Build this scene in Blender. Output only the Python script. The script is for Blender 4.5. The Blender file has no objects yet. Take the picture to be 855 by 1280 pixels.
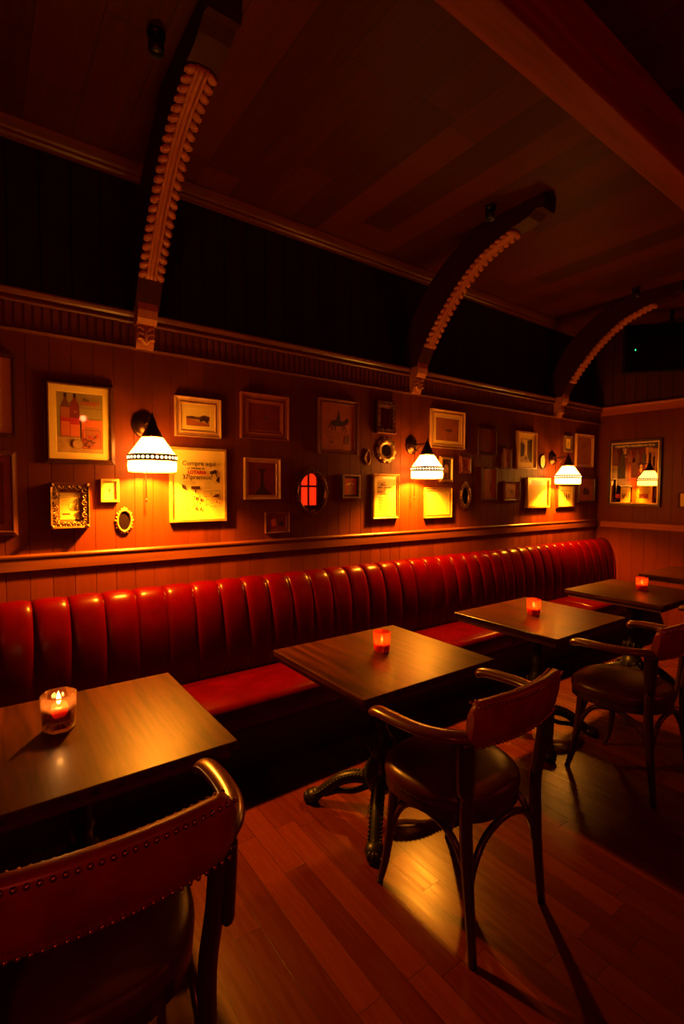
import bpy, math, random
from mathutils import Vector, Matrix
random.seed(7)
PI = math.pi
sc = bpy.context.scene
col = sc.collection

# ------------------------------------------------------------------ materials
def new_mat(name):
    m = bpy.data.materials.new(name); m.use_nodes = True
    nt = m.node_tree
    return m, nt, nt.nodes['Principled BSDF']

def plain(name, c, rough=.5, metal=0., coat=0., spec=.5, noise=0., nscale=30., emit=None, estr=0., bump=0., coat_rough=.03):
    m, nt, b = new_mat(name)
    b.inputs['Base Color'].default_value = (*c, 1)
    b.inputs['Roughness'].default_value = rough
    b.inputs['Metallic'].default_value = metal
    b.inputs['Coat Weight'].default_value = coat
    b.inputs['Coat Roughness'].default_value = coat_rough
    b.inputs['Specular IOR Level'].default_value = spec
    if emit:
        b.inputs['Emission Color'].default_value = (*emit, 1)
        b.inputs['Emission Strength'].default_value = estr
    if noise or bump:
        tc = nt.nodes.new('ShaderNodeTexCoord'); n = nt.nodes.new('ShaderNodeTexNoise')
        n.inputs['Scale'].default_value = nscale; n.inputs['Detail'].default_value = 4
        nt.links.new(tc.outputs['Object'], n.inputs['Vector'])
        if noise:
            r = nt.nodes.new('ShaderNodeValToRGB')
            r.color_ramp.elements[0].position = .3; r.color_ramp.elements[1].position = .7
            r.color_ramp.elements[0].color = (*[x * (1 - noise) for x in c], 1)
            r.color_ramp.elements[1].color = (*[min(1, x * (1 + noise)) for x in c], 1)
            nt.links.new(n.outputs['Fac'], r.inputs['Fac'])
            nt.links.new(r.outputs['Color'], b.inputs['Base Color'])
        if bump:
            bp = nt.nodes.new('ShaderNodeBump'); bp.inputs['Strength'].default_value = bump
            bp.inputs['Distance'].default_value = .004
            nt.links.new(n.outputs['Fac'], bp.inputs['Height'])
            nt.links.new(bp.outputs['Normal'], b.inputs['Normal'])
    return m

def math_node(nt, op, a, b=None):
    n = nt.nodes.new('ShaderNodeMath'); n.operation = op
    for i, v in enumerate((a, b)):
        if v is None: continue
        if isinstance(v, (int, float)): n.inputs[i].default_value = v
        else: nt.links.new(v, n.inputs[i])
    return n.outputs[0]

def plank(name, wax, lax, width, length, c0, c1, rough=.4, gap=.03, grain=1., coat=0., bump=.25, spec=.5, rvar=.12, offset=0.):
    """boards running along axis lax, `width` apart along axis wax; colour varies from board to board."""
    m, nt, b = new_mat(name)
    tc = nt.nodes.new('ShaderNodeTexCoord'); sp = nt.nodes.new('ShaderNodeSeparateXYZ')
    nt.links.new(tc.outputs['Object'], sp.inputs[0])
    w = math_node(nt, 'ADD', math_node(nt, 'DIVIDE', sp.outputs[wax], width), offset)
    wi = math_node(nt, 'FLOOR', w); wf = math_node(nt, 'FRACT', w)
    wn = nt.nodes.new('ShaderNodeTexWhiteNoise'); wn.noise_dimensions = '1D'
    nt.links.new(wi, wn.inputs['W'])
    l = math_node(nt, 'ADD', math_node(nt, 'DIVIDE', sp.outputs[lax], length), math_node(nt, 'MULTIPLY', wn.outputs['Value'], 7.3))
    li = math_node(nt, 'FLOOR', l); lf = math_node(nt, 'FRACT', l)
    cb = nt.nodes.new('ShaderNodeCombineXYZ'); nt.links.new(wi, cb.inputs[0]); nt.links.new(li, cb.inputs[1])
    w2 = nt.nodes.new('ShaderNodeTexWhiteNoise'); w2.noise_dimensions = '2D'
    nt.links.new(cb.outputs[0], w2.inputs['Vector'])
    # grain stretched along the board
    mp = nt.nodes.new('ShaderNodeMapping'); s = [1., 1., 1.]; s[lax] = .07
    mp.inputs['Scale'].default_value = s
    add = nt.nodes.new('ShaderNodeVectorMath'); add.operation = 'ADD'
    sc_ = nt.nodes.new('ShaderNodeVectorMath'); sc_.operation = 'SCALE'; sc_.inputs['Scale'].default_value = 11.
    nt.links.new(w2.outputs['Color'], sc_.inputs[0])
    nt.links.new(tc.outputs['Object'], add.inputs[0]); nt.links.new(sc_.outputs[0], add.inputs[1])
    nt.links.new(add.outputs[0], mp.inputs['Vector'])
    n = nt.nodes.new('ShaderNodeTexNoise'); n.inputs['Scale'].default_value = 42; n.inputs['Detail'].default_value = 6
    n.inputs['Roughness'].default_value = .62
    nt.links.new(mp.outputs[0], n.inputs['Vector'])
    t = math_node(nt, 'ADD', math_node(nt, 'MULTIPLY', w2.outputs['Value'], .75),
                  math_node(nt, 'MULTIPLY', math_node(nt, 'SUBTRACT', n.outputs['Fac'], .38), grain))
    r = nt.nodes.new('ShaderNodeValToRGB')
    r.color_ramp.elements[0].color = (*c0, 1); r.color_ramp.elements[1].color = (*c1, 1)
    nt.links.new(t, r.inputs['Fac'])
    # joints between boards: a dark open gap
    e1 = math_node(nt, 'LESS_THAN', math_node(nt, 'MINIMUM', wf, math_node(nt, 'SUBTRACT', 1., wf)), gap)
    e2 = math_node(nt, 'LESS_THAN', math_node(nt, 'MINIMUM', lf, math_node(nt, 'SUBTRACT', 1., lf)), gap * width / length)
    e = math_node(nt, 'MAXIMUM', e1, e2)
    mx = nt.nodes.new('ShaderNodeMix'); mx.data_type = 'RGBA'
    nt.links.new(e, mx.inputs['Factor']); nt.links.new(r.outputs['Color'], mx.inputs['A'])
    mx.inputs['B'].default_value = (*[x * .25 for x in c0], 1)
    nt.links.new(mx.outputs['Result'], b.inputs['Base Color'])
    bp = nt.nodes.new('ShaderNodeBump'); bp.inputs['Strength'].default_value = bump; bp.inputs['Distance'].default_value = .003
    hgt = math_node(nt, 'SUBTRACT', math_node(nt, 'MULTIPLY', n.outputs['Fac'], .35), e)
    nt.links.new(hgt, bp.inputs['Height']); nt.links.new(bp.outputs['Normal'], b.inputs['Normal'])
    nt.links.new(math_node(nt, 'ADD', math_node(nt, 'MULTIPLY', n.outputs['Fac'], rvar * 2), rough - rvar), b.inputs['Roughness'])
    b.inputs['Coat Weight'].default_value = coat; b.inputs['Coat Roughness'].default_value = .12
    b.inputs['Specular IOR Level'].default_value = spec
    return m

def wood(name, c0, c1, axis=0, rough=.4, scale=30., stretch=.08, coat=0., spec=.5, coat_rough=.15):
    m, nt, b = new_mat(name)
    tc = nt.nodes.new('ShaderNodeTexCoord'); mp = nt.nodes.new('ShaderNodeMapping')
    s = [1., 1., 1.]; s[axis] = stretch; mp.inputs['Scale'].default_value = s
    n = nt.nodes.new('ShaderNodeTexNoise'); n.inputs['Scale'].default_value = scale; n.inputs['Detail'].default_value = 6
    r = nt.nodes.new('ShaderNodeValToRGB')
    r.color_ramp.elements[0].position = .32; r.color_ramp.elements[1].position = .68
    r.color_ramp.elements[0].color = (*c0, 1); r.color_ramp.elements[1].color = (*c1, 1)
    nt.links.new(tc.outputs['Object'], mp.inputs['Vector']); nt.links.new(mp.outputs[0], n.inputs['Vector'])
    nt.links.new(n.outputs['Fac'], r.inputs['Fac']); nt.links.new(r.outputs['Color'], b.inputs['Base Color'])
    bp = nt.nodes.new('ShaderNodeBump'); bp.inputs['Strength'].default_value = .08; bp.inputs['Distance'].default_value = .002
    nt.links.new(n.outputs['Fac'], bp.inputs['Height']); nt.links.new(bp.outputs['Normal'], b.inputs['Normal'])
    b.inputs['Roughness'].default_value = rough
    b.inputs['Coat Weight'].default_value = coat; b.inputs['Coat Roughness'].default_value = coat_rough
    b.inputs['Specular IOR Level'].default_value = spec
    return m

def thin_glass(name, tint=(1, 1, 1), rough=.02, ior=1.5):
    m = bpy.data.materials.new(name); m.use_nodes = True; nt = m.node_tree
    nt.nodes.remove(nt.nodes['Principled BSDF']); out = nt.nodes['Material Output']
    tr = nt.nodes.new('ShaderNodeBsdfTransparent'); tr.inputs['Color'].default_value = (*tint, 1)
    gl = nt.nodes.new('ShaderNodeBsdfGlossy'); gl.inputs['Roughness'].default_value = rough
    fr = nt.nodes.new('ShaderNodeFresnel'); fr.inputs['IOR'].default_value = ior
    mx = nt.nodes.new('ShaderNodeMixShader')
    nt.links.new(fr.outputs[0], mx.inputs[0]); nt.links.new(tr.outputs[0], mx.inputs[1]); nt.links.new(gl.outputs[0], mx.inputs[2])
    nt.links.new(mx.outputs[0], out.inputs['Surface'])
    return m

def emission(name, c, s):
    m = bpy.data.materials.new(name); m.use_nodes = True; nt = m.node_tree
    nt.nodes.remove(nt.nodes['Principled BSDF']); e = nt.nodes.new('ShaderNodeEmission')
    e.inputs['Color'].default_value = (*c, 1); e.inputs['Strength'].default_value = s
    nt.links.new(e.outputs[0], nt.nodes['Material Output'].inputs['Surface'])
    return m

M = {}
M['board'] = plank('board wall wood', 0, 2, .1, 9., (0.1074, 0.01673, 0.001432), (0.1683, 0.03195, 0.00358), rough=.5, gap=0., grain=.9, bump=.15, spec=.2)
M['farboard'] = plank('far wall boards', 1, 2, .125, 9., (0.1116, 0.01391, 0.00186), (0.155, 0.02203, 0.0031), rough=.45, gap=0., grain=.9, bump=.15, spec=.2)
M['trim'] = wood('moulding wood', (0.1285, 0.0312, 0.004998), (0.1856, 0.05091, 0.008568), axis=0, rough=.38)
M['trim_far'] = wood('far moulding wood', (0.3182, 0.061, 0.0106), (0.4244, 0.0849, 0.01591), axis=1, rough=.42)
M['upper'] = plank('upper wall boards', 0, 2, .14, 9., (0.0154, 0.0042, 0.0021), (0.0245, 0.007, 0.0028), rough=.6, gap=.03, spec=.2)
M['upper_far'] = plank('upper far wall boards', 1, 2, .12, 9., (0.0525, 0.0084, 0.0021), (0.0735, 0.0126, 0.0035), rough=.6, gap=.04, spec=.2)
M['ceiling'] = plank('ceiling planks', 0, 1, .21, 1.35, (.046, .0066, .0013), (.118, .018, .0042), rough=.5, gap=.006, grain=1.1, spec=.12)
M['floor'] = plank('floor planks', 0, 1, .095, .85, (0.057, 0.006864, 0.001425), (0.1092, 0.01776, 0.0038), rough=.27, gap=.010, grain=.9, spec=.13, rvar=.1, bump=.2)
M['beam'] = wood('beam wood', (0.1512, 0.02166, 0.006875), (0.2888, 0.04537, 0.01444), axis=0, rough=.5, scale=18, spec=.2)
M['bracket'] = wood('bracket wood', (0.0385, 0.006142, 0.0028), (0.0595, 0.009923, 0.0042), axis=2, rough=.5, spec=.2)
M['carving'] = wood('carved strip wood', (0.44, 0.152, 0.044), (0.544, 0.2052, 0.06), axis=2, rough=.5)
M['redleather'] = plain('oxblood red leather', (0.0675, 0.00027, 0.0027), rough=.27, spec=.10, noise=.18, nscale=9, bump=.12, coat=.08, coat_rough=.2)
M['leather'] = plain('brown red leather', (.24, .014, .008), rough=.36, noise=.25, nscale=14, bump=.1)
M['seatleather'] = plain('dark brown seat leather', (.060, .010, .004), rough=.34, spec=.35, noise=.25, nscale=14, bump=.1)
M['chairwood'] = wood('dark bentwood', (0.025, 0.007, 0.003), (0.0425, 0.012, 0.0045), axis=2, rough=.3, coat=.25)
M['armwood'] = wood('arm bentwood', (0.098, 0.02425, 0.00686), (0.147, 0.03748, 0.01078), axis=1, rough=.28, coat=.4)
M['tabletop'] = wood('table top wood', (.020, .0036, .0006), (.075, .017, .0026), axis=1, rough=.36, scale=34, spec=.12, coat=.07, coat_rough=.10)
M['tableedge'] = wood('table under frame wood', (.05, .014, .005), (.08, .022, .008), axis=0, rough=.4)
M['iron'] = plain('black cast iron', (.012, .009, .007), rough=.38, spec=.3, bump=.2, nscale=60)
M['black'] = plain('black metal', (.010, .009, .009), rough=.35)
M['bronze'] = plain('dark bronze', (.11, .045, .018), rough=.3, metal=.9)
M['brass'] = plain('old brass', (.75, .45, .16), rough=.3, metal=1.)
M['nail'] = plain('brass nail', (.40, .17, .06), rough=.3, metal=1.)
M['plinth'] = plain('dark bench base', (.018, .008, .005), rough=.5)
M['mirror'] = plain('mirror silver', (.74, .54, .30), rough=.015, metal=1.)
M['paper'] = plain('cream paper', (0.902, 0.66, 0.143), rough=.55, coat=.7, noise=.06, nscale=12)
M['mount'] = plain('cream mount', (0.935, 0.66, 0.121), rough=.6, coat=.7)
M['sepia'] = plain('sepia print', (0.54, 0.2904, 0.06), rough=.55, coat=.7, noise=.2, nscale=25)
M['olive'] = plain('olive print', (0.345, 0.2403, 0.0345), rough=.55, coat=.7, noise=.1, nscale=15)
M['ink'] = plain('print ink', (.045, .016, .010), rough=.6, coat=.7)
M['midink'] = plain('brown ink', (0.16, 0.045, 0.01), rough=.6, coat=.7)
M['redink'] = plain('red ink', (0.5, 0.012, 0.006), rough=.6, coat=.7)
M['orangeink'] = plain('orange ink', (0.7, 0.14, 0.018), rough=.6, coat=.7)
M['redprint'] = plain('dark red print', (0.22, 0.024, 0.005), rough=.5, coat=.7, noise=.15, nscale=20)
M['tanprint'] = plain('faded tan print', (0.42, 0.115, 0.022), rough=.5, coat=.7, noise=.15, nscale=16)
M['fr_dark'] = wood('mahogany frame', (.060, .015, .007), (.10, .026, .010), axis=2, rough=.3)
M['fr_brown'] = wood('brown frame', (.16, .048, .014), (.24, .075, .022), axis=2, rough=.35)
M['fr_red'] = wood('red brown frame', (.26, .060, .018), (.34, .085, .026), axis=2, rough=.4)
M['fr_gold'] = plain('gold frame', (0.7, 0.44, 0.11), rough=.38, metal=.55, noise=.15, nscale=40)
M['fr_pale'] = wood('pale wood frame', (.50, .25, .08), (.62, .33, .11), axis=2, rough=.4)
M['fr_antique'] = plain('antique gold carving', (0.3375, 0.1875, 0.06375), rough=.35, metal=.7, noise=.4, nscale=60)
M['fr_silver'] = plain('tarnished silver', (.38, .30, .22), rough=.35, metal=.8, noise=.3, nscale=70)
M['fr_darkcarve'] = plain('dark carved frame', (.16, .060, .022), rough=.28, metal=.8, noise=.4, nscale=60)
M['plaster'] = plain('ivory plaster', (0.85, 0.66, 0.32), rough=.5)
M['darkglass'] = plain('dark glass', (.012, .006, .006), rough=.03, spec=.5)
M['tvbody'] = plain('black plastic', (.008, .008, .008), rough=.4)
M['tvscreen'] = plain('black screen', (.003, .003, .003), rough=.15, spec=.3)
M['led'] = emission('green light', (.05, 1., .35), 1.2)
M['shade'] = emission('lit white shade', (1., .34, .032), 32.)
M['shade_band'] = plain('brown shade band', (.12, .025, .008), rough=.5)
M['shade_dot'] = emission('lit shade openwork', (1., .62, .28), 3.)
M['flame'] = emission('candle flame', (1., .50, .10), 60.)
M['globe'] = emission('lamp globe', (1., .11, .04), 190.)
M['window_glow'] = emission('red lit pane', (1., .035, .008), 1.6)
M['glass'] = thin_glass('clear glass')
M['candleglass'] = thin_glass('candle glass', (1., .93, .85), rough=.05, ior=1.45)
def frosted():
    nt = M['candleglass'].node_tree; mx0 = [n for n in nt.nodes if n.type == 'MIX_SHADER'][0]
    tl = nt.nodes.new('ShaderNodeBsdfTranslucent'); tl.inputs['Color'].default_value = (1., .42, .16, 1)
    mx = nt.nodes.new('ShaderNodeMixShader'); mx.inputs[0].default_value = .07
    nt.links.new(mx0.outputs[0], mx.inputs[1]); nt.links.new(tl.outputs[0], mx.inputs[2])
    nt.links.new(mx.outputs[0], nt.nodes['Material Output'].inputs['Surface'])
frosted()
def votive():
    m = bpy.data.materials.new('frosted red votive glass'); m.use_nodes = True; nt = m.node_tree
    nt.nodes.remove(nt.nodes['Principled BSDF'])
    tr = nt.nodes.new('ShaderNodeBsdfTransparent'); tr.inputs['Color'].default_value = (1., .55, .35, 1)
    tl = nt.nodes.new('ShaderNodeBsdfTranslucent'); tl.inputs['Color'].default_value = (1., .17, .03, 1)
    gl = nt.nodes.new('ShaderNodeBsdfGlossy'); gl.inputs['Roughness'].default_value = .06
    a = nt.nodes.new('ShaderNodeMixShader'); a.inputs[0].default_value = .75
    b = nt.nodes.new('ShaderNodeMixShader'); b.inputs[0].default_value = .06
    nt.links.new(tr.outputs[0], a.inputs[1]); nt.links.new(tl.outputs[0], a.inputs[2])
    nt.links.new(a.outputs[0], b.inputs[1]); nt.links.new(gl.outputs[0], b.inputs[2])
    nt.links.new(b.outputs[0], nt.nodes['Material Output'].inputs['Surface'])
    return m
M['votiveglass'] = votive()
def wax_mat():
    m, nt, b = new_mat('red wax')
    b.inputs['Base Color'].default_value = (.85, .09, .03, 1)
    b.inputs['Roughness'].default_value = .4
    b.inputs['Subsurface Weight'].default_value = 1.
    b.inputs['Subsurface Radius'].default_value = (.05, .012, .004)
    b.inputs['Subsurface Scale'].default_value = .6
    return m
M['wax'] = wax_mat()

# ------------------------------------------------------------------ mesh builder
class MB:
    def __init__(s): s.v = []; s.f = []; s.m = []; s.s = []
    def quad(s, idx, mi=0, sm=False): s.f.append(tuple(idx)); s.m.append(mi); s.s.append(sm)
    def poly(s, pts, mi=0):
        b = len(s.v); s.v += [tuple(p) for p in pts]; s.quad(range(b, b + len(pts)), mi)
    def box(s, x0, x1, y0, y1, z0, z1, mi=0, bev=0.):
        if bev > 0:
            r = lambda d: [(x0 + d, y0 + d), (x1 - d, y0 + d), (x1 - d, y1 - d), (x0 + d, y1 - d)]
            k = bev * .3
            def rr(d):   # chamfered rectangle
                a = bev
                return [(x0 + d + a, y0 + d), (x1 - d - a, y0 + d), (x1 - d, y0 + d + a), (x1 - d, y1 - d - a),
                        (x1 - d - a, y1 - d), (x0 + d + a, y1 - d), (x0 + d, y1 - d - a), (x0 + d, y0 + d + a)]
            s.loft([[(x, y, z) for x, y in rr(d)] for d, z in ((bev, z0), (k, z0 + k), (0, z0 + bev), (0, z1 - bev), (k, z1 - k), (bev, z1))], mi, cap=True)
            return
        b = len(s.v)
        s.v += [(x, y, z) for z in (z0, z1) for y in (y0, y1) for x in (x0, x1)]
        for q in ((0, 2, 3, 1), (4, 5, 7, 6), (0, 1, 5, 4), (2, 6, 7, 3), (0, 4, 6, 2), (1, 3, 7, 5)):
            s.quad([b + i for i in q], mi)
    def loft(s, rings, mi=0, cap=False, sm=False, closed=True):
        b = len(s.v); n = len(rings[0])
        for r in rings: s.v += [tuple(p) for p in r]
        for i in range(len(rings) - 1):
            for j in range(n if closed else n - 1):
                a = b + i * n + j; c = b + i * n + (j + 1) % n
                s.quad((a, c, c + n, a + n), mi, sm)
        if cap:
            s.quad([b + j for j in reversed(range(n))], mi, False)
            s.quad([b + (len(rings) - 1) * n + j for j in range(n)], mi, False)
    def lathe(s, prof, c=(0, 0, 0), seg=24, mi=0, sm=True, cap=False, sx=1., sy=1.):
        s.loft([[(c[0] + r * sx * math.cos(2 * PI * k / seg), c[1] + r * sy * math.sin(2 * PI * k / seg), c[2] + z) for k in range(seg)] for r, z in prof], mi, cap, sm)
    def tube(s, path, rad, seg=8, mi=0, sm=True, up=(0, 0, 1), cap=True, flat=1.):
        """path swept by an ellipse: radius `rad` sideways, rad*flat along `up`"""
        path = [Vector(p) for p in path]; n = len(path); rings = []; upv = Vector(up)
        side = None
        for i, p in enumerate(path):
            t = (path[min(i + 1, n - 1)] - path[max(i - 1, 0)]).normalized()
            sd = t.cross(upv)
            if sd.length < .15: sd = side if side is not None else t.orthogonal()
            sd = (sd - t * sd.dot(t)).normalized()
            if side is not None and sd.dot(side) < 0: sd = -sd
            side = sd; u = sd.cross(t)
            r = rad[i] if isinstance(rad, (list, tuple)) else rad
            rings.append([p + sd * (math.cos(2 * PI * k / seg) * r) + u * (math.sin(2 * PI * k / seg) * r * flat) for k in range(seg)])
        s.loft(rings, mi, cap, sm)
    def blob(s, c, r, mi=0, seg=8, rings=5, rot=None):
        R = rot or Matrix.Identity(3); c = Vector(c); L = []
        for i in range(rings + 1):
            a = -PI / 2 + PI * i / rings
            q = max(.02, math.cos(a))
            L.append([c + R @ Vector((r[0] * q * math.cos(2 * PI * k / seg), r[1] * q * math.sin(2 * PI * k / seg), r[2] * math.sin(a))) for k in range(seg)])
        s.loft(L, mi, True, True)
    def extrude_x(s, prof, x0, x1, mi=0, sm=False, closed=True):
        """(y,z) outline run along x"""
        s.loft([[(x0, y, z) for y, z in prof], [(x1, y, z) for y, z in prof]], mi, closed, sm, closed)
    def build(s, name, mats, parent=None, loc=None):
        me = bpy.data.meshes.new(name); me.from_pydata([tuple(p) for p in s.v], [], s.f)
        for m in (mats if isinstance(mats, (list, tuple)) else [mats]): me.materials.append(M[m] if isinstance(m, str) else m)
        me.polygons.foreach_set('material_index', s.m); me.polygons.foreach_set('use_smooth', s.s)
        me.update()
        import bmesh
        bm = bmesh.new(); bm.from_mesh(me); bmesh.ops.recalc_face_normals(bm, faces=bm.faces); bm.to_mesh(me); bm.free()
        o = bpy.data.objects.new(name, me); col.objects.link(o)
        if parent: o.parent = parent
        if loc: o.location = loc
        return o

def spline(pts, n=6):
    P = [Vector(p) for p in pts]; P = [P[0] * 2 - P[1]] + P + [P[-1] * 2 - P[-2]]; out = []
    for i in range(1, len(P) - 2):
        for k in range(n):
            t = k / n; a, b, c, d = P[i - 1:i + 3]
            out.append(.5 * ((2 * b) + (c - a) * t + (2 * a - 5 * b + 4 * c - d) * t * t + (3 * b - a - 3 * c + d) * t ** 3))
    out.append(P[-2]); return out

def tag(o, label=None, cat=None, group=None, kind=None):
    if label: o['label'] = label
    if cat: o['category'] = cat
    if group: o['group'] = group
    if kind: o['kind'] = kind
    return o
def thing(name, loc, label, cat, group=None, rz=0.):
    o = bpy.data.objects.new(name, None); col.objects.link(o); o.empty_display_size = .05
    o.location = loc; o.rotation_euler = (0, 0, rz)
    return tag(o, label, cat, group)
def children(o): return [c for c in bpy.data.objects if c.parent == o]
def copy_thing(root, loc, label, rz=None):
    r = root.copy(); col.objects.link(r); r.location = loc; r['label'] = label
    if rz is not None: r.rotation_euler = (0, 0, rz)
    for ch in children(root):
        c = ch.copy(); col.objects.link(c); c.parent = r
        for g in children(ch):
            d = g.copy(); col.objects.link(d); d.parent = c
    return r
def lettering(parent, text, x, z, size, mat, y=-.0012, name='lettering', align='CENTER', shear=0., sx=1., bold=.0004):
    cu = bpy.data.curves.new(name, 'FONT'); cu.body = text; cu.size = size; cu.align_x = align; cu.align_y = 'CENTER'
    cu.extrude = .0003; cu.offset = bold; cu.shear = shear; cu.resolution_u = 3
    cu.materials.append(M[mat])
    tmp = bpy.data.objects.new('letters', cu); me = bpy.data.meshes.new_from_object(tmp); me.name = name
    bpy.data.objects.remove(tmp); bpy.data.curves.remove(cu)
    if not me.materials: me.materials.append(M[mat])
    o = bpy.data.objects.new(name, me); col.objects.link(o); o.parent = parent
    o.location = (x, y, z); o.rotation_euler = (PI / 2, 0, 0); o.scale = (sx, 1, 1)
    return o

# ------------------------------------------------------------------ the room
XL, XR, YF, YB, ZC = -1.8, 5.8, -2.6, 2.9, 3.30
def struct(o): o['kind'] = 'structure'; return o

b = MB(); b.box(XL - .1, XR + .1, YF - .1, YB + .2, -.1, 0); struct(b.build('floor', 'floor'))
b = MB(); b.box(XL - .1, XR + .1, YF - .1, YB + .2, ZC, ZC + .1); struct(b.build('ceiling', 'ceiling'))
# panelled wall of narrow vee-jointed boards behind the bench
b = MB(); prof = []; k = int(XL / .1) - 1
x = XL
pts = []
i = math.floor(XL / .1)
while i * .1 < XR + .05:
    xa = i * .1
    pts += [(xa - .0018, YB), (xa, YB + .003), (xa + .0018, YB)]
    i += 1
pts = [p for p in pts if p[0] <= XR + .02]
b.loft([[(x, y, 0) for x, y in pts], [(x, y, 2.44) for x, y in pts]], 0, closed=False)
b.box(XL, XR + .1, YB + .012, YB + .15, 0, 2.44)
struct(b.build('wall_back', 'board'))
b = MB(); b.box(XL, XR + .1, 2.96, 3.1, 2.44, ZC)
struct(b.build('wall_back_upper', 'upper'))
# far wall
b = MB(); pts = []
i = math.floor(YF / .125)
while i * .125 < YB + .05:
    ya = i * .125
    pts += [(XR, ya - .0018), (XR + .003, ya), (XR, ya + .0018)]
    i += 1
b.loft([[(x, y, 0) for x, y in pts], [(x, y, 2.38) for x, y in pts]], 0, closed=False)
b.box(XR + .012, XR + .15, YF - .1, 3.0, 0, 2.38)
struct(b.build('wall_right', 'farboard'))
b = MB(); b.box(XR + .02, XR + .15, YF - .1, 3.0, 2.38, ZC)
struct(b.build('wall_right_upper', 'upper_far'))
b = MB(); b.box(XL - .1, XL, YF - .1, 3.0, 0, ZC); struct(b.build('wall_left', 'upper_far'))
# wall behind the camera, with an arched window opening
WX, WZ0, WZ1, WW = 5.34, 1.20, 1.86, .19
b = MB()
b.box(XL, WX - WW, YF - .1, YF, 0, ZC); b.box(WX + WW, XR, YF - .1, YF, 0, ZC)
b.box(WX - WW, WX + WW, YF - .1, YF, 0, WZ0)
arch = [(WX - WW * math.cos(PI * k / 12), WZ1 - WW * .75 + WW * .75 * math.sin(PI * k / 12)) for k in range(13)]
for k in range(12):
    (xa, za), (xb_, zb) = arch[k], arch[k + 1]
    b.loft([[(xa, YF, za), (xb_, YF, zb), (xb_, YF, ZC), (xa, YF, ZC)], [(xa, YF - .1, za), (xb_, YF - .1, zb), (xb_, YF - .1, ZC), (xa, YF - .1, ZC)]], 0, cap=True)
struct(b.build('wall_front', 'upper_far'))
win = thing('window_1', (WX, YF - .05, WZ0), None, None); win['kind'] = 'structure'
for sx in (-1, 1):
    for lo in (True, False):
        b = MB(); xa, xb_ = (-WW, -.018) if sx < 0 else (.018, WW)
        if lo: pl = [(xa, 0), (xb_, 0), (xb_, .36), (xa, .36)]
        else:
            top = [(X - WX, Z - WZ0) for X, Z in arch if xa - 1e-6 <= X - WX <= xb_ + 1e-6]
            if sx < 0: pl = [(xa, .40)] + top + [(xb_, .655), (xb_, .40)]
            else: pl = [(xa, .40), (xa, .655)] + top + [(xb_, .40)]
        b.loft([[(x, .0, z) for x, z in pl], [(x, -.006, z) for x, z in pl]], 0, cap=True)
        b.build('window_pane', 'window_glow', win)
b = MB(); b.box(-.018, .018, -.02, .02, 0, .66); b.box(-WW, WW, -.02, .02, .36, .40); b.build('glazing_bar', 'tvbody', win)

# trims on the long wall
b = MB()
b.extrude_x([(2.905, 1.112), (2.888, 1.112), (2.886, 1.116), (2.886, 1.178), (2.881, 1.180), (2.880, 1.188), (2.888, 1.196), (2.905, 1.198)], XL, XR)
struct(b.build('trim_rail_back', 'trim'))
b = MB()                                     # fluted frieze
pts = []
x = XL
while x < XR - .02:
    pts += [(x, 2.880), (x + .026, 2.880), (x + .029, 2.890), (x + .037, 2.890), (x + .040, 2.880)]
    x += .040
b.loft([[(x, y, 2.30) for x, y in pts], [(x, y, 2.42) for x, y in pts]], 0, closed=False)
b.box(XL, XR, 2.892, 2.96, 2.285, 2.44)
struct(b.build('trim_frieze', 'trim'))
b = MB()
b.extrude_x([(2.90, 2.283), (2.868, 2.283), (2.864, 2.290), (2.868, 2.298), (2.874, 2.302), (2.90, 2.302)], XL, XR)
struct(b.build('trim_bead', 'trim'))
b = MB()
b.extrude_x([(2.96, 2.42), (2.872, 2.418), (2.862, 2.424), (2.862, 2.432), (2.872, 2.436), (2.868, 2.446), (2.856, 2.456), (2.848, 2.468), (2.848, 2.476), (2.856, 2.480), (2.96, 2.480)], XL, XR)
struct(b.build('trim_cornice', 'trim'))
b = MB()
b.extrude_x([(2.96, 3.212), (2.945, 3.212), (2.942, 3.222), (2.930, 3.230), (2.928, 3.244), (2.918, 3.252), (2.905, 3.268), (2.895, 3.288), (2.895, 3.30), (2.96, 3.30)], XL, XR)
struct(b.build('trim_crown', 'trim'))
# trims on the far wall
b = MB(); pr = [(0, 2.300), (-.018, 2.302), (-.018, 2.445), (-.034, 2.452), (-.040, 2.462), (-.040, 2.474), (0, 2.478)]
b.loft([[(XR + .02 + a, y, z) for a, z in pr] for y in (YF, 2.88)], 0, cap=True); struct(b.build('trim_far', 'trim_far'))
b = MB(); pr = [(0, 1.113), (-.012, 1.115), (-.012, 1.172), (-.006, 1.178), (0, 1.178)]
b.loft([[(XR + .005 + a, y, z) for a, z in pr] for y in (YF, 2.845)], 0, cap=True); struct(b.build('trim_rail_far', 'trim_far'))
b = MB(); b.box(XL, XR, 1.0, 1.126, 3.03, ZC, bev=.006); o = struct(b.build('ceiling_beam', 'beam'))

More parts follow.
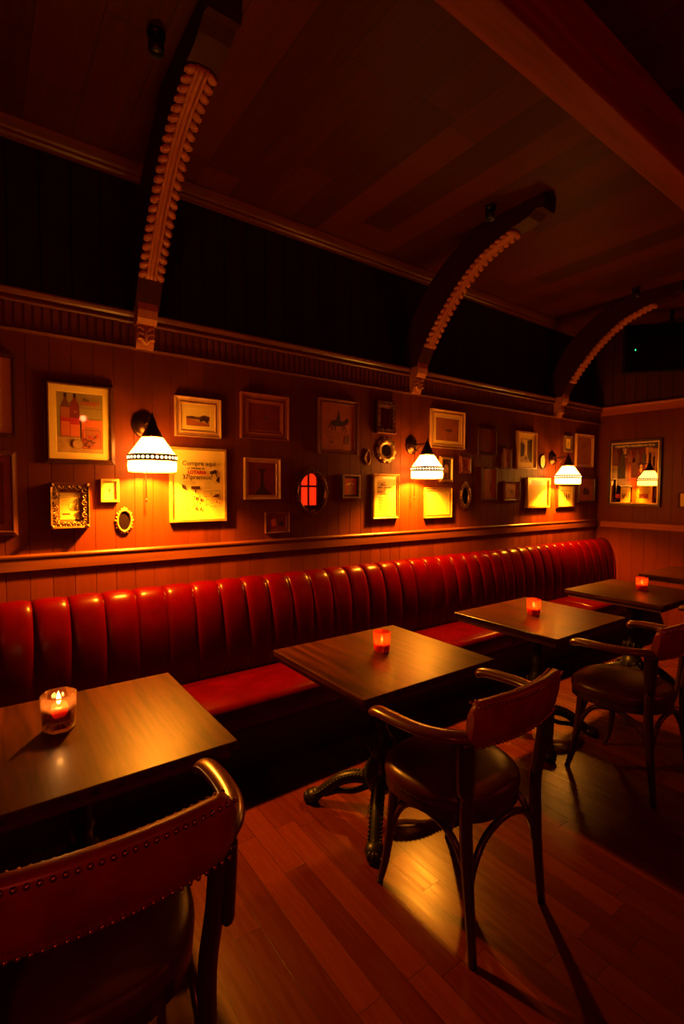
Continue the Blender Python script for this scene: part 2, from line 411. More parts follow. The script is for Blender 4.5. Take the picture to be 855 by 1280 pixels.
# ------------------------------------------------------------------ carved ceiling brackets
def make_bracket(loc, label):
    t = thing('ceiling_bracket', loc, label, 'bracket', 'carved brackets along the cornice')
    inner = spline([(0, 2.790, 2.48), (0, 2.752, 2.55), (0, 2.685, 2.665), (0, 2.56, 2.82), (0, 2.42, 2.96), (0, 2.25, 3.085), (0, 2.10, 3.145), (0, 1.96, 3.18)], 5)
    outer = spline([(0, 2.955, 2.484), (0, 2.945, 2.60), (0, 2.86, 2.80), (0, 2.76, 2.95), (0, 2.62, 3.09), (0, 2.45, 3.20), (0, 2.30, 3.27), (0, 2.12, 3.30)], 5)
    b = MB(); W = .062
    prof = [(p.y, p.z) for p in inner] + [(1.90, 3.185), (1.84, 3.20), (1.79, 3.225), (1.745, 3.215), (1.735, 3.24), (1.735, 3.30)] + [(p.y, p.z) for p in reversed(outer)]
    # sides as quads between the two curves, so the outline stays clean
    n = len(inner)
    for s_ in (-W, W):
        base = len(b.v)
        b.v += [(s_, p.y, p.z) for p in inner] + [(s_, p.y, p.z) for p in outer]
        for i in range(n - 1): b.quad((base + i, base + i + 1, base + n + i + 1, base + n + i))
        e = [(1.96, 3.18), (1.90, 3.185), (1.84, 3.20), (1.79, 3.225), (1.745, 3.215), (1.735, 3.24), (1.735, 3.30), (2.12, 3.30)]
        b.poly([(s_, y, z) for y, z in e])
    b.loft([[(-W, y, z) for y, z in prof], [(W, y, z) for y, z in prof]], 0)
    b.build('arch', 'bracket', t)
    # carved strip: central rib and pairs of curled leaves
    s = MB(); pth = inner[8:]
    L = [0.]
    for i in range(1, len(pth)): L.append(L[-1] + (pth[i] - pth[i - 1]).length)
    def at(d):
        for i in range(1, len(pth)):
            if d <= L[i] or i == len(pth) - 1:
                k = (d - L[i - 1]) / (L[i] - L[i - 1]); p = pth[i - 1].lerp(pth[i], k); tg = (pth[i] - pth[i - 1]).normalized()
                return p, tg, Vector((0, -tg.z, tg.y)) if True else None
    N = 22
    ribs = []; 
    for i in range(41):
        p, tg, nr = at(L[-1] * i / 40)
        nr = Vector((0, -tg.z, tg.y)); nr = nr if nr.z < 0 else -nr
        ribs.append(p + nr * .004)
    s.tube(ribs, .010, 6, flat=1.2, up=(1, 0, 0))
    for off in (-.019, .019):
        s.tube([q + Vector((off, 0, 0)) for q in ribs], .013, 6, flat=.7, up=(1, 0, 0))
    for i in range(N):
        p, tg, nr = at(L[-1] * (i + .5) / N)
        nr = Vector((0, -tg.z, tg.y)); nr = nr if nr.z < 0 else -nr
        for sd in (-1, 1):
            a = Vector((sd, 0, 0))
            ax = (a * .80 - tg * .6).normalized()          # leaf runs outwards and down
            w = nr.cross(ax).normalized(); R = Matrix((ax, w, nr)).transposed()
            s.blob(p + a * .041 + nr * .006, (.025, .0165, .010), 0, 10, 6, R)
            rim_ = [p + a * .018 + nr * .012 + tg * .008]
            for q in (-.9, -.3, .3, .9, 1.5, 2.1):
                rim_.append(p + a * .043 + nr * .010 + ax * (.023 * math.cos(q * .9)) - w * (.0165 * math.sin(q * .9)) * (1 if (w.dot(tg) > 0) else -1))
            s.tube(rim_, [.003, .004, .004, .0045, .0045, .004, .003], 5)
    s.build('carved_strip', 'carving', t)
    # corbel: plain block over a leaf
    b = MB()
    b.loft([[(sx, y, z) for sx, y in ((-.05, 2.90), (.05, 2.90), (.05, yf), (-.05, yf))] for z, yf in ((2.405, 2.800), (2.43, 2.780), (2.47, 2.772), (2.512, 2.775), (2.520, 2.79))], 0, cap=True)
    b.build('corbel_block', 'carving', t)
    b = MB()
    b.loft([[(sx, y, z) for sx, y in ((-.046, 2.90), (.046, 2.90), (.046, yf), (-.046, yf))] for z, yf in ((2.286, 2.845), (2.31, 2.835), (2.36, 2.825), (2.405, 2.815))], 0, cap=True)
    for j in range(3):
        z = 2.325 + j * .028
        for sd in (-1, 1):
            b.tube([(0, 2.826, z - .02), (sd * .018, 2.818, z + .004), (sd * .036, 2.816, z + .010), (sd * .042, 2.820, z - .002)], [.008, .011, .010, .006], 6)
    b.blob((0, 2.818, 2.35), (.010, .012, .048))
    b.build('corbel_leaf', 'carving', t)
    return t
br = make_bracket((.75, 0, 0), 'carved wooden arch bracket above the nearest lamp, seen nearly edge on')
copy_thing(br, (2.81, 0, 0), 'middle carved arch bracket, rising from the cornice above the second lamp')
copy_thing(br, (4.87, 0, 0), 'farthest carved arch bracket, rising from the cornice beside the black screen')
def spotlight(x, y, label):
    t = thing('ceiling_spotlight', (x, y, ZC), label, 'spotlight', 'small black spotlights beside the brackets')
    b = MB(); b.lathe([(.001, 0), (.035, 0), (.035, -.015), (.012, -.018), (.012, -.035), (.001, -.035)], seg=16); b.build('mounting_plate', 'black', t)
    b = MB(); b.lathe([(.001, -.03), (.026, -.03), (.030, -.04), (.030, -.075), (.027, -.077), (.025, -.06), (.001, -.06)], seg=18)
    b.build('housing', 'black', t); return t
spotlight(.60, 2.06, 'small black ceiling spotlight beside the nearest carved bracket')
spotlight(2.63, 2.03, 'small black ceiling spotlight beside the middle carved bracket')
spotlight(4.68, 2.05, 'small black ceiling spotlight beside the farthest carved bracket')

# ------------------------------------------------------------------ banquette
t = thing('banquette_bench', (0, 0, 0), 'long red leather banquette with channelled back along the panelled wall', 'bench')
P2 = spline([(0, 2.655, .44), (0, 2.655, .60), (0, 2.668, .75), (0, 2.690, .85), (0, 2.722, .928), (0, 2.762, .973), (0, 2.810, .990), (0, 2.855, .983), (0, 2.88, .956)], 3)
xs = []; pitch = .156; x0 = .197 - 12 * pitch; nch = 48
b = MB(); U = [0, .012, .03, .06, .12, .22, .35, .5, .65, .78, .88, .94, .97, .988]
cols_ = [(k, u) for k in range(nch) for u in U] + [(nch, 0)]
rows = []
for k, u in cols_:
    ring = []
    bul = (max(0, 1 - (2 * u - 1) ** 4)) ** .6
    for i, p in enumerate(P2):
        tg = (P2[min(i + 1, len(P2) - 1)] - P2[max(i - 1, 0)]).normalized(); nr = Vector((0, -tg.z, tg.y))
        amp = .022 * min(1, .45 + i * .04) * (1 if i < len(P2) - 4 else (len(P2) - 1 - i) / 4)
        d = -.028 * (1 if i < len(P2) - 3 else .4) + bul * amp
        w = .012 * math.sin(i * .55 + k * 2.1) * (0 if u in (0,) else 1) * .15
        q = p + nr * d
        ring.append((min(5.778, x0 + (k + u) * pitch), q.y, q.z + w * .3))
    rows.append(ring)
b.loft(rows, 0, sm=True, closed=False)
b.poly([(5.778, p.y, p.z) for p in P2] + [(5.778, 2.88, .44)])
b.build('backrest', 'redleather', t)
b = MB()
ring = [(2.66, .30), (2.275, .30), (2.262, .33), (2.258, .38), (2.262, .425), (2.275, .446), (2.30, .457), (2.42, .466), (2.56, .464), (2.66, .455)]
seams = [x0 + k * pitch * 8 for k in range(6)] + [5.778]
for i in range(len(seams) - 1):
    a, c = seams[i], seams[i + 1]
    rr = []
    for xx, sc_ in ((a + .001, .012), (a + .008, .004), (a + .03, 0), (c - .03, 0), (c - .008, .004), (c - .001, .012)):
        rr.append([(xx, y + sc_ * (1 if y < 2.3 else 0), z - (sc_ if z > .44 else 0)) for y, z in ring])
    b.loft(rr, 0, cap=True, sm=True)
b.build('seat', 'redleather', t)
b = MB(); b.box(x0, 5.775, 2.36, 2.89, 0, .30); b.build('base', 'plinth', t)

# ------------------------------------------------------------------ tables
def make_table(loc, label):
    t = thing('cafe_table', loc, label, 'table', 'square wooden tables along the bench')
    W, D = .388, .352
    b = MB(); b.box(-W, W, -D, D, .722, .75, bev=.004); b.build('tabletop', 'tabletop', t)
    b = MB(); b.box(-W + .02, W - .02, -D + .02, D - .02, .695, .7225); b.build('under_frame', 'tableedge', t)
    b = MB()
    b.lathe([(.001, .685), (.10, .685), (.10, .695), (.001, .695)], seg=20)
    for k in range(4):
        a = PI / 4 + k * PI / 2; d = Vector((math.cos(a), math.sin(a), 0))
        b.tube([d * .03 + Vector((0, 0, .60)), d * .12 + Vector((0, 0, .68)), d * .24 + Vector((0, 0, .688))], [.012, .012, .010], 6)
    b.build('top_plate', 'iron', t)
    b = MB()
    b.lathe([(.001, .10), (.055, .10), (.075, .14), (.080, .19), (.060, .23), (.040, .25), (.048, .27), (.060, .31), (.056, .35), (.036, .39), (.032, .42), (.042, .44), (.032, .46), (.028, .58), (.036, .61), (.030, .63), (.044, .66), (.050, .685), (.001, .685)], seg=20)
    for k in range(10):
        a = 2 * PI * k / 10
        b.blob((.060 * math.cos(a), .060 * math.sin(a), .325), (.012, .012, .03))
        b.blob((.074 * math.cos(a), .074 * math.sin(a), .18), (.013, .013, .025))
    b.build('column', 'iron', t)
    for k in range(4):
        a = PI / 4 + k * PI / 2; d = Vector((math.cos(a), math.sin(a), 0)); sdv = Vector((-math.sin(a), math.cos(a), 0)); z = Vector((0, 0, 1))
        b = MB()
        pth = spline([d * .05 + z * .15, d * .12 + z * .150, d * .19 + z * .128, d * .25 + z * .085, d * .30 + z * .045, d * .335 + z * .030], 4)
        n = len(pth)
        b.tube(pth, [.034 - .010 * i / (n - 1) for i in range(n)], 8)
        low = spline([d * .05 + z * .11, d * .13 + z * .075, d * .20 + z * .070, d * .27 + z * .045], 3)
        b.tube(low, .014, 6)
        b.blob(d * .325 + z * .034, (.042, .042, .034), 0, 10, 6)
        for q in (-.6, 0, .6):
            e = (d * math.cos(q) + sdv * math.sin(q))
            b.blob(d * .335 + e * .026 + z * .026, (.016, .016, .024))
        for i in range(2, n - 2):
            b.blob(pth[i] + z * (.030 - .010 * i / n), (.0085, .0085, .0085), 0, 6, 4)
            for q in (-1, 1): b.blob(pth[i] + z * .016 + sdv * q * .026, (.007, .007, .007), 0, 6, 4)
        b.build('foot', 'iron', t)
    return t
tb = make_table((.245, 1.75, 0), 'dark wooden table nearest the camera, cut off by the left edge')
copy_thing(tb, (1.52, 1.75, 0), 'second wooden table from the camera, in the middle of the photo')
copy_thing(tb, (2.812, 1.745, 0), 'third wooden table from the camera, right of the middle')
copy_thing(tb, (4.11, 1.742, 0), 'fourth wooden table from the camera, near the right edge')
copy_thing(tb, (5.40, 1.742, 0), 'farthest wooden table, only its corner seen against the far wall')

# ------------------------------------------------------------------ candles
def make_candle(loc, label, sz=1., glass='candleglass', wl=.66):
    t = thing('candle_holder', loc, label, 'candle', 'lit candles on the tables')
    b = MB(); r = .041 * sz; h = .095 * sz
    def ring(rad, z): return [(rad * (1 + .035 * math.cos(6 * (2 * PI * k / 36))) * math.cos(2 * PI * k / 36), rad * (1 + .035 * math.cos(6 * (2 * PI * k / 36))) * math.sin(2 * PI * k / 36), z) for k in range(36)]
    b.loft([ring(r * .05, .001), ring(r * .80, .001), ring(r * .9, .006), ring(r * .95, .03 * sz), ring(r, h * .8), ring(r * 1.02, h), ring(r * .98, h + .002), ring(r * .93, h), ring(r * .90, h * .7), ring(r * .84, .014), ring(r * .05, .012)], 0, sm=True)
    b.build('glass_tumbler', glass, t)
    b = MB(); b.lathe([(.001, .0145), (r * .80, .0145), (r * .82, .02), (r * .84, h * wl), (r * .78, h * (wl + .03)), (r * .3, h * (wl - .005)), (.001, h * (wl - .01))], seg=24)
    b.build('wax', 'wax', t)
    b = MB(); b.lathe([(.0008, h * (wl - .01)), (.0012, h * wl), (.0010, h * (wl + .06))], seg=6); b.build('wick', 'ink', t)
    b = MB(); b.lathe([(.0006, h * (wl + .04)), (.0045 * sz, h * (wl + .10)), (.0060 * sz, h * (wl + .16)), (.0045 * sz, h * (wl + .24)), (.0020 * sz, h * (wl + .33)), (.0004, h * (wl + .40))], seg=10)
    b.build('flame', 'flame', t)
    return t
CANDLES = [((.194, 1.804, .75), 'candle in a cut glass tumbler on the nearest table at left', 1.22),
           ((1.551, 1.784, .75), 'candle in a ribbed glass on the second table, mid photo', 1.0),
           ((2.795, 1.77, .75), 'glowing red candle glass on the third table from the camera', 1.0),
           ((4.205, 1.728, .75), 'small glowing red candle glass on the fourth table, at right', 1.0)]
c1 = make_candle(*CANDLES[0]); c2 = make_candle(*CANDLES[1], glass='votiveglass', wl=.42)
for loc, lab, s_ in CANDLES[2:]: copy_thing(c2, loc, lab)
for loc, lab, s_ in CANDLES:
    L = bpy.data.lights.new('candle light', 'POINT'); L.energy = 2.6 if loc[0] < 1 else 1.5; L.color = (1, .42, .10); L.shadow_soft_size = .006
    o = bpy.data.objects.new('candle_light', L); col.objects.link(o); o.location = (loc[0], loc[1], loc[2] + (.088 * s_ if s_ > 1.1 else .062))

# ------------------------------------------------------------------ armchairs
def make_chair(loc, label, rz):
    t = thing('cafe_armchair', loc, label, 'chair', 'bentwood armchairs with leather backs', rz)
    # seat
    def out(s, dx=0.):
        pts = []
        for k in range(40):
            a = 2 * PI * k / 40; c, n = math.cos(a), math.sin(a)
            x = math.copysign(abs(c) ** .78, c) * .225; y = math.copysign(abs(n) ** .82, n) * .225
            x *= 1 + .10 * (y / .225)
            pts.append((x * s * 1.03, y * s * 1.02 + .05))
        return pts
    b = MB(); b.loft([[(x, y, z) for x, y in out(s)] for s, z in ((.95, .408), (1., .412), (1., .452), (.97, .456))], 0, cap=True, sm=False); b.build('seat_frame', 'chairwood', t)
    b = MB(); b.loft([[(x, y, z) for x, y in out(s)] for s, z in ((1.0, .448), (1.015, .456), (1.02, .476), (1.0, .492), (.94, .504), (.80, .515), (.55, .522), (.25, .525), (.02, .525))], 0, cap=True, sm=True)
    b.build('seat', 'seatleather', t)
    # legs
    for sx in (-1, 1):
        b = MB(); p = spline([(sx * .185, .175, .43), (sx * .192, .19, .25), (sx * .200, .210, .10), (sx * .203, .238, .0)], 4); n = len(p)
        b.tube(p, [.021 - .008 * i / (n - 1) for i in range(n)], 10, up=(0, 1, 0)); b.build('front_leg', 'chairwood', t)
    for sx in (-1, 1):
        b = MB(); p = spline([(sx * .226, -.190, .752), (sx * .218, -.182, .60), (sx * .205, -.168, .45), (sx * .203, -.180, .25), (sx * .205, -.205, .0)], 4); n = len(p)
        b.tube(p, [.022 if i < n * .6 else .022 - .009 * (i / n - .6) / .4 for i in range(n)], 10, up=(0, 1, 0)); b.build('rear_leg', 'chairwood', t)
    for sx in (-1, 1):    # bent post bolted to the outside of each rear leg
        b = MB(); p = spline([(sx * .252, -.185, .745), (sx * .250, -.186, .70), (sx * .247, -.186, .64), (sx * .244, -.186, .59), (sx * .242, -.186, .555)], 4)
        n = len(p)
        b.tube(p, [.017] * (n - 3) + [.016, .012, .006], 10, up=(0, 1, 0), flat=1.5); b.build('rear_post', 'chairwood', t)
    # arches between neighbouring legs
    def archp(a, c, name):
        a, c = Vector(a), Vector(c); m = (a + c) / 2; b = MB()
        p = spline([a + Vector((0, 0, .22)), a.lerp(c, .06) + Vector((0, 0, .30)), a.lerp(c, .22) + Vector((0, 0, .375)), m + Vector((0, 0, .402)), a.lerp(c, .78) + Vector((0, 0, .375)), a.lerp(c, .94) + Vector((0, 0, .30)), c + Vector((0, 0, .22))], 5)
        b.tube(p, .0125, 8, up=(0, 0, 1)); b.build(name, 'chairwood', t)
    FL, FR, RL, RR = (-.190, .185, 0), (.190, .185, 0), (-.196, -.178, 0), (.196, -.178, 0)
    archp(FL, FR, 'leg_arch'); archp(RL, RR, 'leg_arch'); archp(FL, RL, 'leg_arch'); archp(FR, RR, 'leg_arch')
    # bent arm rail
    half = [(.300, .172, .722), (.306, .148, .740), (.312, .09, .747), (.312, .00, .750), (.300, -.08, .752), (.266, -.150, .754), (.20, -.200, .75), (.10, -.222, .752)]
    full = spline([(-x, y, z) for x, y, z in half] + [(0, -.228, .752)] + [(x, y, z) for x, y, z in reversed(half)], 4)
    n = len(full); b = MB()
    rad = []
    for i in range(n):
        e = min(i, n - 1 - i); rad.append(.030 if e > 3 else (.014, .024, .028, .030)[e])
    b.tube(full, rad, 12, flat=.62); b.build('arm_rail', 'armwood', t)
    # leather back pad wrapped round the rail
    b = MB(); N = 25; rings = []
    yb = lambda x: -.225 + .62 * x * x
    for i in range(N):
        x = -.240 + .480 * i / (N - 1); e = abs(x) / .240
        y = yb(x); tg = Vector((1, 1.24 * x, 0)).normalized(); nr = Vector((tg.y, -tg.x, 0))   # outwards
        zt = .886 - .006 * e ** 2 - (.03 * max(0, (e - .93) / .07) ** 2); zb = .718 + .012 * e ** 2 + (.02 * max(0, (e - .93) / .07) ** 2)
        th = .022 if e < .97 else .016
        sec = []
        for dn, z in ((th * .6, zb), (th, zb + .012), (th * 1.15, (zt + zb) / 2), (th, zt - .012), (th * .5, zt), (-th * .5, zt), (-th, zt - .014), (-th * 1.2, (zt + zb) / 2), (-th, zb + .012), (-th * .6, zb)):
            lean = (z - .69) * .16
            p = Vector((x, y, z)) + nr * (dn + lean)
            sec.append(p)
        rings.append(sec)
    b.loft(rings, 0, cap=True, sm=True)
    for i in range(27):
        x = -.229 + .458 * i / 26; y = yb(x); tg = Vector((1, 1.24 * x, 0)).normalized(); nr = Vector((tg.y, -tg.x, 0))
        for z, dn in ((.870, .0225), (.733, .0225), (.870, -.0225)):
            p = Vector((x, y, z)) + nr * (dn + (z - .69) * .16)
            b.blob(p, (.0062, .0062, .0062), 1, 7, 4)
    b.build('backrest', ['leather', 'nail'], t)
    return t
ch = make_chair((.19, 1.205, 0), 'leather backed wooden armchair in the near left corner, back to the camera', math.radians(-2))
copy_thing(ch, (1.442, 1.185, 0), 'leather backed wooden armchair drawn up to the second table, in mid floor', math.radians(2))
copy_thing(ch, (2.81, 1.185, 0), 'leather backed wooden armchair drawn up to the third table, at right edge', math.radians(-1))
copy_thing(ch, (4.14, 1.17, 0), 'leather backed wooden armchair at the fourth table, mostly outside the right edge', math.radians(2))

# ------------------------------------------------------------------ wall lamps
LAMP = (1., .29, .012)
def make_lamp(loc, label):
    t = thing('wall_lamp', loc, label, 'lamp', 'wall lamps with white shades')     # origin: on the wall, at plate height
    b = MB(); 
    def disc(prof, seg=24):
        b.loft([[(r * math.cos(2 * PI * k / seg), y, r * 1.15 * math.sin(2 * PI * k / seg)) for k in range(seg)] for r, y in prof], 0, cap=True, sm=True)
    disc([(.062, 0), (.064, -.008), (.056, -.014), (.050, -.016), (.046, -.026), (.030, -.036), (.016, -.042), (.004, -.044)]); b.build('wall_plate', 'bronze', t)
    b = MB(); b.tube(spline([(0, -.036, 0), (0, -.08, .004), (0, -.14, .006), (0, -.178, .004)], 4), .0065, 8)
    b.tube(spline([(0, -.04, -.025), (0, -.07, -.045), (0, -.10, -.03), (0, -.135, .002)], 4), .004, 6)
    b.build('arm', 'bronze', t)
    b = MB(); b.lathe([(.003, .045), (.007, .040), (.006, .028), (.012, .018), (.016, .008), (.030, -.030), (.048, -.066), (.056, -.082), (.054, -.084), (.001, -.08)], (0, -.178, 0), 24); b.build('cap', 'bronze', t)
    z0 = -.086
    b = MB()
    outer = [(.054, z0), (.058, z0 - .004), (.088, z0 - .048), (.116, z0 - .086), (.1195, z0 - .092)]
    outer2 = [(.1215, z0 - .122), (.1235, z0 - .146), (.1215, z0 - .172), (.117, z0 - .180)]
    b.lathe(outer, (0, -.178, 0), 32); b.lathe([(.1195, z0 - .092), (.1215, z0 - .122)], (0, -.178, 0), 32, 1)
    b.lathe(outer2, (0, -.178, 0), 32)
    b.build('shade', ['shade', 'shade'], t)
    b = MB()                                        # dark openwork band round the shade
    b.lathe([(.1195, z0 - .088), (.1230, z0 - .090), (.1245, z0 - .106), (.1240, z0 - .122), (.1215, z0 - .124)], (0, -.178, 0), 40)
    for k in range(34):
        a = 2 * PI * k / 34
        R_ = Matrix(((math.cos(a), -math.sin(a), 0), (math.sin(a), math.cos(a), 0), (0, 0, 1)))
        b.blob((.1245 * math.cos(a), -.178 + .1245 * math.sin(a), z0 - .106), (.0022, .0090, .0090), 1, 8, 5, R_)
    b.build('shade_band', ['shade_band', 'shade_dot'], t)
    b = MB()
    for k in range(30):                             # little fringe on the lower rim
        a = 2 * PI * k / 30
        b.blob((.1175 * math.cos(a), -.178 + .1175 * math.sin(a), z0 - .181), (.004, .004, .003), 0, 6, 3)
    b.build('shade_rim', 'brass', t)
    b = MB(); b.tube([(0, -.040, -.03), (0, -.042, -.25), (.002, -.042, -.41)], .0026, 6); b.blob((.002, -.042, -.42), (.005, .005, .012)); b.build('pull_cord', 'black', t)
    return t
def lamp_light(x):
    L = bpy.data.lights.new('lamp bulb', 'POINT'); L.energy = P_BULB; L.color = LAMP; L.shadow_soft_size = .028
    o = bpy.data.objects.new('lamp_bulb', L); col.objects.link(o); o.location = (x, 2.722, 1.69)
P_BULB = 250.
ZP = 1.880
lm = make_lamp((.75, 2.9, ZP), 'wall lamp with white banded shade beside the printed lottery notice, nearest')
copy_thing(lm, (2.812, 2.9, ZP), 'middle wall lamp with white banded shade, right of the framed document')
copy_thing(lm, (4.848, 2.9, ZP - .02), 'farthest wall lamp with white banded shade, near the room corner')
for x in (.75, 2.812, 4.848): lamp_light(x)

# ------------------------------------------------------------------ framed pictures on the long wall
def moulding(b, w, h, fw, d, style, mi=0):
    """mitred moulding: (distance in from the outer edge, distance out from the wall)"""
    pr = {'flat': [(0, .001), (0, d * .85), (.08, d), (.92, d), (1., d * .85), (1., d * .4)],
          'scoop': [(0, .001), (0, d), (.12, d), (.28, d * .72), (.62, d * .55), (.84, d * .72), (.92, d * .72), (1., d * .60), (1., d * .35)],
          'step': [(0, .001), (0, d * .55), (.30, d * .62), (.34, d * .85), (.72, d), (.88, d * .96), (1., d * .75), (1., d * .35)],
          'box': [(0, .001), (0, d), (.5, d), (.55, d * .92), (1., d * .92), (1., d * .3)]}[style]
    rings = []
    for a, o in pr:
        a *= fw
        rings.append([(-w / 2 + a, -o, -h / 2 + a), (w / 2 - a, -o, -h / 2 + a), (w / 2 - a, -o, h / 2 - a), (-w / 2 + a, -o, h / 2 - a)])
    b.loft(rings, mi)
    b.poly([(-w / 2, -.001, -h / 2), (w / 2, -.001, -h / 2), (w / 2, -.001, h / 2), (-w / 2, -.001, h / 2)], mi)

class Art(MB):
    """flat printed shapes in the picture plane, u right, v up, later shapes on top"""
    def __init__(s, y): super().__init__(); s.y = y; s.mats = []
    def lay(s): s.y -= .00018; return s.y
    def mi(s, m):
        if m not in s.mats: s.mats.append(m)
        return s.mats.index(m)
    def P(s, pts, m): y = s.lay(); s.poly([(u, y, v) for u, v in pts], s.mi(m))
    def R(s, u0, v0, u1, v1, m): s.P([(u0, v0), (u1, v0), (u1, v1), (u0, v1)], m)
    def E(s, u, v, a, c, m, n=18): s.P([(u + a * math.cos(2 * PI * k / n), v + c * math.sin(2 * PI * k / n)) for k in range(n)], m)
    def O(s, u, v, a, c, t, m, n=18):
        y = s.lay(); i = s.mi(m)
        for k in range(n):
            A, B = 2 * PI * k / n, 2 * PI * (k + 1) / n
            s.poly([(u + a * math.cos(A), y, v + c * math.sin(A)), (u + a * math.cos(B), y, v + c * math.sin(B)), (u + (a - t) * math.cos(B), y, v + (c - t) * math.sin(B)), (u + (a - t) * math.cos(A), y, v + (c - t) * math.sin(A))], i)
    def outline(s, u0, v0, u1, v1, t, m):
        s.R(u0, v0, u1, v0 + t, m); s.R(u0, v1 - t, u1, v1, m); s.R(u0, v0 + t, u0 + t, v1 - t, m); s.R(u1 - t, v0 + t, u1, v1 - t, m)
    def lines(s, u0, u1, v0, n, dv, m, t=.0022, rag=.25):
        for k in range(n): s.R(u0, v0 - k * dv, u1 - (u1 - u0) * rag * random.random(), v0 - k * dv + t, m)

def picture(name, loc, w, h, d, fw, style, fm, label, cat='picture', paper='paper', mount=None, art=None, rz=0., glass=True, tilt=0., group=None, texts=()):
    t = thing(name, loc, label, cat, group, rz)
    t.rotation_euler = (0, tilt, rz)
    b = MB(); moulding(b, w, h, fw, d, style); b.build('frame', fm, t)
    iw, ih = w / 2 - fw, h / 2 - fw; y = -d * .36
    pw, ph = iw, ih
    if mount:
        mw, mm = mount; pw, ph = iw - mw, ih - mw
        b = MB(); b.loft([[(-q[0], yy, -q[1]), (q[0], yy, -q[1]), (q[0], yy, q[1]), (-q[0], yy, q[1])] for q, yy in (((iw + .002, ih + .002), y - .002), ((pw + .0015, ph + .0015), y - .002), ((pw, ph), y - .0002))], 0)
        b.build('mount', mm, t)
    a = Art(y); a.R(-pw - .002, -ph - .002, pw + .002, ph + .002, paper)
    if art: art(a, pw, ph)
    pr = a.build('print', a.mats, t)
    for tx in texts: lettering(pr, *tx[:5], y=a.y - .0006, **(tx[5] if len(tx) > 5 else {}))
    return t

def W(x, z): return (x, YB, z)

def art_bottles(a, w, h):
    a.R(-w, -h, w, h * -.50, 'sepia')
    for u, c in ((-.62, 'midink'), (-.22, 'redprint')):          # two bottles
        a.P([(w * (u - .22), -h * .48), (w * (u + .20), -h * .48), (w * (u + .20), h * .50), (w * (u + .12), h * .68), (w * (u + .06), h * .74), (w * (u + .06), h * .95), (w * (u - .07), h * .95), (w * (u - .07), h * .74), (w * (u - .14), h * .68), (w * (u - .22), h * .50)], c)
        a.R(w * (u - .07), h * .84, w * (u + .06), h * .97, 'ink')
    a.R(w * -.83, h * .12, w * -.44, h * .50, 'tanprint'); a.R(w * -.83, h * .04, w * -.43, h * .16, 'redink')
    a.R(w * -.82, -h * .46, w * -.44, h * .03, 'orangeink')
    a.P([(w * -.42, h * .18), (w * -.03, h * .18), (w * -.03, h * .62), (w * -.12, h * .70), (w * -.34, h * .70), (w * -.42, h * .58)], 'redprint')
    a.E(w * -.2, h * .36, w * .06, h * .04, 'tanprint')
    a.R(w * -.42, -h * .08, w * -.03, h * .16, 'redink'); a.R(w * -.42, -h * .46, w * -.02, -h * .06, 'orangeink')
    a.lines(w * -.80, w * -.46, -h * .10, 8, h * .05, 'tanprint', .0012)
    a.R(w * .06, -h * .85, w * .98, h * .12, 'orangeink')
    a.R(w * .20, -h * .80, w * .86, -h * .12, 'tanprint')       # glass of ice and fruit
    a.outline(w * .10, -h * .86, w * .90, -h * .22, .003, 'redprint')
    for k in range(16): a.E(w * (.18 + .66 * random.random()), -h * (.35 + .45 * random.random()), w * .07, h * .045, random.choice(['redprint', 'redink', 'midink', 'tanprint']))
    a.E(w * -.12, -h * .72, w * .24, h * .16, 'sepia'); a.O(w * -.12, -h * .72, w * .24, h * .16, .002, 'midink')
    a.R(w * .02, h * .50, w * .92, h * .515, 'redprint')
picture('liquor_print', W(.434, 1.863), .329, .422, .030, .024, 'step', 'fr_dark', 'large framed liquor advert with two bottles, left of the nearest lamp', paper='olive', mount=(.034, 'mount'), art=art_bottles,
        texts=(('Fin', .025, .118, .026, 'ink', dict(shear=.3)), ('LORNET', .048, .100, .030, 'redink', dict(sx=.8))))

def art_plain(a, w, h): a.R(-w * .55, -h * .9, w * .1, -h * .88, 'midink')
picture('framed_picture', W(-.007, 1.967), .33, .397, .030, .020, 'box', 'fr_dark', 'upper dark framed picture cut off by the left edge', paper='tanprint', mount=(.05, 'mount'), art=art_plain)
def art_fig(a, w, h): a.P([(w * .2, -h), (w * .75, -h), (w * .7, -h * .1), (w * .45, h * .3), (w * .25, -h * .1)], 'ink')
picture('framed_picture', W(.004, 1.499), .30, .409, .030, .026, 'step', 'fr_brown', 'lower red picture in a gilt edged frame cut off by the left edge', paper='redprint', mount=(.03, 'tanprint'), art=art_fig)

def art_car(a, w, h):
    a.R(-w, -h, w, h, 'sepia'); a.R(-w, h * .1, w, h, 'paper')
    a.P([(-w, -h * .15), (w * .9, -h * .75), (w, -h), (-w, -h)], 'tanprint')
    a.P([(-w, h * .05), (-w * .5, h * .15), (0, h * .05), (w * .5, h * .35), (w, h * .2), (w, -h * .3), (-w, -h * .2)], 'midink')
    a.P([(w * .1, -h * .3), (w * .85, -h * .45), (w * .9, -h * .1), (w * .6, h * .2), (w * .3, h * .12)], 'ink'); a.E(w * .25, -h * .35, w * .12, h * .16, 'ink'); a.E(w * .75, -h * .45, w * .12, h * .16, 'ink')
    a.P([(-w * .8, -h * .05), (-w * .3, -h * .12), (-w * .35, h * .05), (-w * .7, h * .1)], 'ink')
picture('framed_photograph', W(1.061, 1.947), .277, .232, .025, .038, 'scoop', 'fr_pale', 'pale wide framed sepia photograph of vehicles above the lottery notice', mount=(.030, 'mount'), art=art_car)

